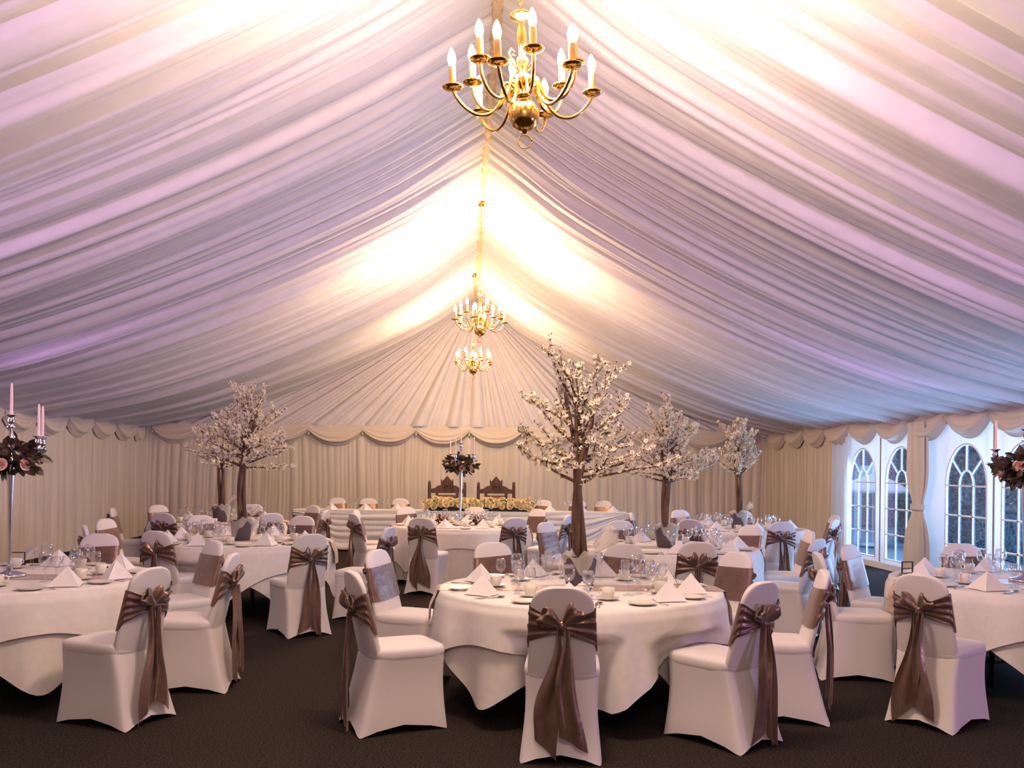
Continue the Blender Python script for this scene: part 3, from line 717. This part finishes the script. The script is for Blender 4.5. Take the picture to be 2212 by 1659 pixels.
def make_candelabra(cx, cy, zt, angs, label, where):
    root = thing('candelabra', (cx, cy, zt), 0, label, 'candelabra', 'silver candelabra')
    MB().lathe([(0, 0), (.105, 0), (.11, .008), (.10, .018), (.05, .032), (.022, .045), (.018, .06)], 32).build('base', 'silver', root)
    MB().lathe([(.018, .05), (.014, .09), (.012, .14), (.016, .35), (.022, .6), (.034, .80), (.036, .83), (.02, .85), (.012, .87), (.012, .95), (.024, .97), (.026, .985), (.014, 1.0), (.012, 1.05)], 20).build('stem', 'silver', root)
    cupp = [(.010, 0), (.012, .01), (.034, .02), (.012, .03), (.020, .045), (.026, .065), (.018, .085), (.024, .098), (.040, .103), (.041, .109), (.014, .109), (.012, .085), (0, .083)]
    MB().lathe(cupp, 20, (0, 0, 1.035)).build('candle_cup', 'silver', root)
    spots = [(0, 0, 1.035 + .085)]
    for a in map(radians, angs):
        pts = [(r * cos(a), r * sin(a), z) for r, z in ((.012, .92), (.06, .88), (.12, .84), (.18, .845), (.215, .87), (.22, .90))]
        ar = MB().tube(pts, [.009, .008, .0075, .007, .007, .008], 8).build('arm', 'silver', root)
        MB().lathe(cupp, 20, (.22 * cos(a), .22 * sin(a), .885)).build('candle_cup', 'silver', ar)
        spots.append((.22 * cos(a), .22 * sin(a), .97))
    order = sorted(range(1, 5), key=lambda k: spots[k][0]); nth = ('leftmost outer cup', 'second outer cup from the left', 'third outer cup from the left', 'rightmost outer cup')
    for i, (x, y, z) in enumerate(spots):
        c = thing('taper_candle', (cx + x, cy + y, zt + z), 0, 'pale pink taper candle, %s, %s' % (nth[order.index(i)] if i else 'raised centre cup', where), 'candle', 'candles of the ' + where)
        MB().lathe([(.0105, 0), (.0105, .02), (.0085, .22), (.005, .245), (0, .25)], 12).build('wax', 'wax', c)
        MB().tube([(0, 0, .245), (.001, 0, .255), (.003, 0, .262)], .0012, 5).build('wick', 'black', c)
    w = thing('foliage_ring', (cx, cy, zt + .845), 0, 'ring of dark leaves and blush roses on the ' + where, 'flower arrangement', 'foliage on the candelabra')
    rr = random.Random(int(cx * 100)); m = MB(); leaf_cluster(m, rr, 260, .20, .10, .085); tag(m.build('leaves', 'dleaf', w, False), None, None, None, 'stuff')
    for k in range(7):
        a = k * .9 + .3; put_rose(me_blush, w, (.16 * cos(a), .16 * sin(a), -.03 + .05 * sin(k * 2)), .036, (cos(a), sin(a), .2), rr)
make_candelabra(TABLES[2][0] - .02, TABLES[2][1], ZS, (-14, 50, 150, 232), 'tall silver candelabra on the near left table, cropped by the frame', 'near left candelabra')
make_candelabra(TABLES[3][0], TABLES[3][1] + .02, ZS, (20, 125, 244, 310), 'tall silver candelabra on the near right table at the frame edge', 'near right candelabra')
make_candelabra(TABLES[8][0], TABLES[8][1] + .0, ZS, (-35, 60, 133, 250), 'slim silver candelabra in front of the carved thrones', 'far middle candelabra')
def posy(x, y, z, label, seed, s=1):
    w = thing('floral_posy', (x, y, z), 0, label, 'flower arrangement', 'brown leaf posies'); rr = random.Random(seed); m = MB()
    leaf_cluster(m, rr, 60, .085 * s, .06, .065, .2)
    m.v = [(a, b, max(.002, c + .05)) for a, b, c in m.v]; tag(m.build('leaves', 'brownleaf', w, False), None, None, None, 'stuff')
    for k in range(3):
        a = k * 2.1 + seed; put_rose(me_blush, w, (.05 * cos(a), .05 * sin(a), .10), .034, (cos(a) * .5, sin(a) * .5 - .4, .8), rr)
posy(-3.66, 13.22, ZS, 'brown leaf posy beside the tree on the far left table', 2, 1.0)
posy(.2, 12.98, ZS, 'brown leaf posy beside the far middle candelabra', 4)
posy(-.28, 12.92, ZS, 'small leaf posy at the foot of the far middle candelabra', 5, .7)

# sugar bowl on the near middle table
sb = thing('sugar_bowl', (TABLES[1][0] - .03, TABLES[1][1] - .36, ZS), 0, 'white ribbed china sugar bowl in front of the dark tree pot', 'bowl')
MB().lathe([(0, 0), (.03, 0), (.045, .02), (.05, .04), (.042, .055), (.03, .06)], 20).build('body', 'china', sb)
MB().lathe([(.034, .058), (.025, .07), (.008, .076), (.007, .083), (0, .087)], 18).build('lid', 'china', sb)
MB().tube([(.045, 0, .05), (.066, 0, .05), (.07, 0, .035), (.05, 0, .02)], .005, 8).build('handle', 'china', sb)
def stand(x, y, label):
    t = thing('menu_stand', (x, y, ZS), .2, label, 'stand')
    MB().box((0, 0, .006), (.11, .05, .012)).build('foot', 'black', t, False)
    m = MB(); m.box((-.048, 0, .055), (.008, .008, .09)); m.box((.048, 0, .055), (.008, .008, .09)); m.box((0, 0, .10), (.104, .008, .008)); m.box((0, 0, .05), (.09, .006, .006)); m.build('frame', 'black', t, False)
stand(3.51, 7.13, 'small black wire stand on the near right table edge')
stand(-3.47, 7.44, 'small black wire stand on the near left table edge')

# ------------------------------------------------------------------ top table, thrones, rose trough
SL = -.04
tt = thing('top_table', (0, 17.26, 0), SL, 'long straight top table along the far wall', 'table')
MB().box((0, 0, ZT - .02), (6.1, .60, .03)).build('tabletop', 'wood', tt, False)
for x in (-2.98, -.55, .55, 2.99):
    for y in (-.24, .24): MB().tube([(x, y, 0), (x, y, ZT - .03)], .018, 8).build('leg', 'black', tt)
def swagcloth(x0, x1, seed, left_up, right_up):
    rr = random.Random(seed); L = x1 - x0
    def fn(u, v):
        x = lerp(x0, x1, u); dl = (1 - u) * L; e = sm(0, .9, u * L) if left_up else 1; e2 = sm(0, .9, (1 - u) * L) if right_up else 1
        full = lerp(.10, .72, min(e, e2)); sag = .18 * (4 * u * (1 - u))
        z = ZT + .004 - v * full
        ph = (v * (9.5)) + 2.0 * (4 * u * (1 - u)) * v
        o = .028 * sin(ph * 1.9 + seed) * sm(.02, .15, v) + .02 * v + .012 * sin(u * 9 + v * 6)
        return (x, -.31 - .012 - abs(o) , max(.02, z - .03 * sag * sin(pi * v)))
    return MB().grid(fn, 70, 60)
tc = thing('tablecloth', (0, 17.26, 0), SL, 'white swagged cloth on the long top table', 'tablecloth')
MB().box((0, 0, ZT + .001), (6.14, .64, .008)).build('cloth_top', 'cloth', tc, False)
swagcloth(-3.07, 1.25, 1, True, False).build('swag_skirt', 'cloth', tc); swagcloth(1.27, 3.07, 2, False, True).build('swag_skirt', 'cloth', tc)
for s in (-1, 1): MB().grid(lambda u, v: (s * (3.075 + .02 * abs(sin(v * 15))), lerp(-.31, .31, u), ZT - v * .16), 8, 14).build('end_drop', 'cloth', tc)
def top_pt(x, y): return (x * cos(SL) - y * sin(SL), 17.26 + x * sin(SL) + y * cos(SL))
for i, x in enumerate((-2.4, -1.78, -1.2, 1.62, 2.2, 2.78)):
    w = TT[i][2] + ' place of the top table'; px, py = top_pt(x, -.18); zt = ZT + .006
    put('napkin', me_nap, px, py, zt, pi, 'white pyramid napkin at the ' + w, 'napkin', 'pyramid napkins on the top table')
    for k, (dx, dy, me, nm, lb) in enumerate(((-.2, .1, me_wine, 'wine_glass', 'taller wine glass at the '), (-.28, .16, me_white, 'wine_glass', 'smaller wine glass at the '))):
        a, b = top_pt(x + dx, dy); put(nm, me, a, b, zt, 0, lb + w, 'glass', lb[:-8] + ' glasses on the top table')
def throne(x, y, rz, label):
    t = thing('carved_throne', (x, y, 0), rz, label, 'throne', 'carved thrones')
    hw = .35
    for s in (-1, 1):
        MB().loft([[(s * hw + a * .032 * k, b * .032 * k, z) for a, b in ((-1, -1), (1, -1), (1, 1), (-1, 1))] for z, k in ((0, 1), (1.2, 1), (1.21, .7), (1.225, .7), (1.232, 1.1), (1.25, 1.0), (1.29, .15))]).build('back_post', 'oak', t, False)
        MB().box((s * hw, .52, .22), (.06, .06, .44)).build('front_leg', 'oak', t, False)
        MB().box((s * hw, .26, .66), (.06, .56, .05)).build('armrest', 'oak', t, False)
        MB().box((s * hw, .50, .54), (.05, .05, .2)).build('arm_support', 'oak', t, False)
        MB().box((s * .20, 0, .78), (.06, .045, .56)).build('stile', 'oak', t, False)
    MB().box((0, .26, .44), (.72, .56, .06)).build('seat', 'oak', t, False)
    MB().box((0, .27, .50), (.62, .48, .06)).build('seat_cushion', 'leather', t, False)
    MB().box((0, 0, 1.065), (.64, .05, .05)).build('cross_rail', 'oak', t, False)
    MB().box((0, .0, .50), (.64, .05, .06)).build('lower_rail', 'oak', t, False)
    cr = [(-.32, 1.09), (.32, 1.09), (.32, 1.125), (.28, 1.125), (.24, 1.14), (.20, 1.175), (.165, 1.19), (.125, 1.195), (.125, 1.30), (.115, 1.325), (.105, 1.30), (.10, 1.28), (.085, 1.285), (0, 1.385),
          (-.085, 1.285), (-.10, 1.28), (-.105, 1.30), (-.115, 1.325), (-.125, 1.30), (-.125, 1.195), (-.165, 1.19), (-.20, 1.175), (-.24, 1.14), (-.28, 1.125), (-.32, 1.125)]
    c = MB().prism(cr, -.022, .022).build('crest', 'oak', t, False)
    m = MB(); arc = [(.05 * cos(a), 1.2 + .05 * sin(a)) for a in [k * pi / 10 for k in range(11)]]
    m.tube([(.06, .026, 1.12), (.06, .026, 1.24), (0, .026, 1.31), (-.06, .026, 1.24), (-.06, .026, 1.12)], .008, 6); m.lathe([(.0, 0), (.028, .004), (.02, .012), (0, .014)], 10, (0, 0, 0))
    for q in range(len(m.v) - 40, len(m.v)):
        a, b, z = m.v[q]; m.v[q] = (a, .022 + z, 1.19 + b)
    m.build('carving', 'oak', c)
    MB().box((0, .012, .80), (.33, .03, .40)).build('back_panel', 'oak', t, False)
    MB().box((0, .032, .90), (.27, .02, .16)).build('panel_inset', 'leather', t, False)
throne(-.31, 18.42, pi, 'dark carved gothic throne behind the roses, half behind the candelabra')
throne(.66, 18.36, pi, 'dark carved gothic throne behind the roses, clear of the candelabra')
a, b = top_pt(.30, -.16)
tr = thing('rose_trough', (a, b, ZT + .006), SL, 'long trough of cream roses in front of the thrones', 'flower arrangement')
MB().box((0, 0, .035), (1.9, .16, .07)).build('trough', 'black', tr, False)
rr = random.Random(77)
for i in range(96):
    x = -1.02 + 2.04 * ((i % 24) + rr.uniform(0, 1)) / 24; rowk = i // 24; y = (-.12, -.06, .04, .08)[rowk] + rr.uniform(-.02, .02); z = (.095, .15, .20, .13)[rowk] + rr.uniform(-.025, .03)
    if abs(x) > .92: z *= .7
    put_rose(me_rose[i % 2], tr, (x, y, z), rr.uniform(.040, .054), (rr.uniform(-.4, .4), -1.0 + .5 * (rowk == 2), .5 + .5 * (rowk > 0)), rr)
m = MB(); 
for k in range(110):
    x = rr.uniform(-1, 1); y = rr.uniform(-.13, .1); z = rr.uniform(.11, .2); m2 = MB(); leaf_cluster(m2, rr, 1, .02, .02, .07); m.add([(p[0] + x, p[1] + y, p[2] + z) for p in m2.v], m2.f)
tag(m.build('leaves', 'leaf', tr, False), None, None, None, 'stuff')

# ------------------------------------------------------------------ chandeliers
def smooth(p, n=4):
    out = []
    for i in range(len(p) - 1):
        a, b, c, d = p[max(i - 1, 0)], p[i], p[i + 1], p[min(i + 2, len(p) - 1)]
        for k in range(n):
            t = k / n; out.append(tuple(.5 * (2 * b[j] + (c[j] - a[j]) * t + (2 * a[j] - 5 * b[j] + 4 * c[j] - d[j]) * t * t + (3 * b[j] - a[j] - 3 * c[j] + d[j]) * t ** 3) for j in range(len(b))))
    return out + [p[-1]]
me_arm = {}; me_pan = MB().lathe([(0, -.007), (.033, -.005), (.050, .006), (.053, .011), (.049, .010), (.014, .004), (.014, .016), (.0, .016)], 24).mesh('drip_pan', 'brass')
me_sleeve = MB().lathe([(.017, .01), (.017, .105), (.014, .112), (0, .112)], 16).mesh('candle_sleeve', 'sleeve')
me_bulb = MB().lathe([(.011, .108), (.018, .125), (.022, .147), (.017, .172), (.007, .196), (0, .204)], 12).mesh('bulb', 'bulb')
def chandelier(x, y, z, tilt, zchain, label, rot):
    t = thing('brass_chandelier', (x, y, z), 0, label, 'chandelier', 'brass chandeliers along the ridge'); t.rotation_euler = (0, tilt, rot)
    MB().lathe([(.0, -.215), (.012, -.21), (.016, -.20), (.030, -.195), (.060, -.175), (.074, -.145), (.078, -.115), (.070, -.085), (.048, -.06), (.025, -.05), (.022, -.035), (.035, -.03), (.042, -.022), (.028, -.012), (.022, .01), (.030, .03), (.045, .05), (.040, .075), (.02, .09), (.018, .12), (.028, .14), (.03, .16), (.016, .175), (.015, .21), (.026, .26), (.022, .30), (.014, .34), (.02, .355), (.055, .37), (.058, .38), (.04, .395), (.012, .405), (0, .41)], 24).build('stem', 'brass', t)
    ring = [(.034 * cos(k * pi / 10), 0, -.25 + .034 * sin(k * pi / 10)) for k in range(21)]; MB().tube(ring, .004, 8).build('pull_ring', 'brass', t)
    for k in range(12):
        low = k % 2 == 0; a = k * pi / 6 + .12; rad = .355 if low else .27; dz = 0 if low else .085
        key = low
        if key not in me_arm:
            ct = [(.03, .005), (.06, .03), (.09, .035), (.105, .0), (.12, -.06), (.17, -.115), (.23, -.125), (.29, -.095), (.335, -.045), (.355, -.006)] if low else [(.028, .03), (.05, .055), (.075, .05), (.09, .0), (.12, -.05), (.17, -.07), (.22, -.05), (.255, .0), (.268, .05), (.27, .08)]
            me_arm[key] = MB().tube(smooth([(r, 0, q) for r, q in ct]), .0085, 10).mesh('arm', 'brass')
        ar = link('arm', me_arm[key], t); ar.rotation_euler = (0, 0, a)
        for nm, me in (('drip_pan', me_pan), ('candle_sleeve', me_sleeve), ('bulb', me_bulb)): link(nm, me, ar, (rad, 0, dz))
    for k in range(6):   # small scrolls round the upper stem
        a = k * pi / 3 + .4; MB().tube([(.02 * cos(a), .02 * sin(a), .10), (.055 * cos(a), .055 * sin(a), .13), (.075 * cos(a), .075 * sin(a), .18), (.06 * cos(a), .06 * sin(a), .205), (.045 * cos(a), .045 * sin(a), .19)], .004, 6).build('scroll', 'brass', t)
    m = MB(); top = zchain - z; zz = .41; k = 0
    while zz < top:
        link_ = [(.009 * cos(q * pi / 5) * (1 if k % 2 else 0), .009 * cos(q * pi / 5) * (0 if k % 2 else 1), zz + .017 + .019 * sin(q * pi / 5)) for q in range(11)]
        m.tube(link_, .0028, 5); zz += .030; k += 1
    m.build('chain', 'brass', t)
    MB().lathe([(.012, top - .02), (.05, top + .0), (.055, top + .02), (.02, top + .05)], 16).build('ceiling_rose', 'brass', t)
    return t
CHN = [(.28, 4.62, 3.44, radians(-2.5), 5.1, 'nearest brass chandelier, large at the top of the view', .0), (.21, 12.66, 3.55, radians(0), 5.14, 'middle brass chandelier on a long chain', .2), (.17, 17.4, 3.50, 0, 5.14, 'farthest and lowest-looking brass chandelier by the gable', .35)]
for c in CHN: chandelier(*c)

# ------------------------------------------------------------------ light
def light(kind, name, loc, power, col, size=.3, rot=None, spot=None):
    l = bpy.data.lights.new(name, kind); l.energy = power; l.color = col
    if kind in ('POINT', 'SPOT'): l.shadow_soft_size = size
    if kind == 'AREA': l.shape = 'RECTANGLE'; l.size, l.size_y = size
    if kind == 'SPOT': l.spot_size, l.spot_blend = spot
    o = bpy.data.objects.new(name, l); COL.objects.link(o); o.location = loc
    if rot is not None: o.rotation_euler = Vector(rot).to_track_quat('-Z', 'Y').to_euler()
    return o
WARM = (1, .67, .40)
for (x, y, z, *_), e, c in zip(CHN, (350, 390, 250), ((1, .74, .55), WARM, WARM)): light('POINT', 'chandelier_light', (x, y, z + .24), e, c, .25)
light('POINT', 'chandelier_light', (.25, -1.4, 4.2), 170, (1, .76, .60), .35)        # next chandelier of the row, behind the camera
VIO = (.72, .40, 1)
for s in (-1, 1):
    light('SPOT', 'violet_spotlight', (s * 1.0, -2.5, 2.6), 1150, VIO, .15, (s * 3.8, 12, 1.6), (radians(46), 1))
    for y, e in ((6.2, 340), (10.5, 210)): light('SPOT', 'violet_spotlight', (s * 6.3, y, 2.0), e, VIO, .3, (-s * 9.8, 2.0, 2.0), (radians(54), 1))
light('SPOT', 'violet_uplighter', (6.3, 2.6, .9), 130, VIO, .2, (-1, .55, .02), (radians(90), .9))
BLUE = (.45, .66, 1)
for y0, y1 in ((13.5, 16), (10.3, 12.7), (6.9, 9.3)):
    light('AREA', 'daylight', (XR + .9, (y0 + y1) / 2, 1.4), 230, BLUE, (y1 - y0, 2.2), (-1, 0, .22))
light('AREA', 'daylight', (9.0, 14, 4.6), 350, (.6, .78, 1), (12, 2), (.25, 0, -1))
W = bpy.data.worlds.new('overcast_sky'); SC.world = W; W.use_nodes = True
bg = W.node_tree.nodes['Background']; bg.inputs[0].default_value = (.36, .58, 1, 1); bg.inputs[1].default_value = 1.3
SC.view_settings.view_transform = 'Standard'; SC.view_settings.look = 'None'; SC.view_settings.exposure = .24; SC.view_settings.gamma = 1
SC.cycles.max_bounces = 6; SC.cycles.diffuse_bounces = 3; SC.cycles.glossy_bounces = 3; SC.cycles.transparent_max_bounces = 16
SC.cycles.sample_clamp_indirect = 6
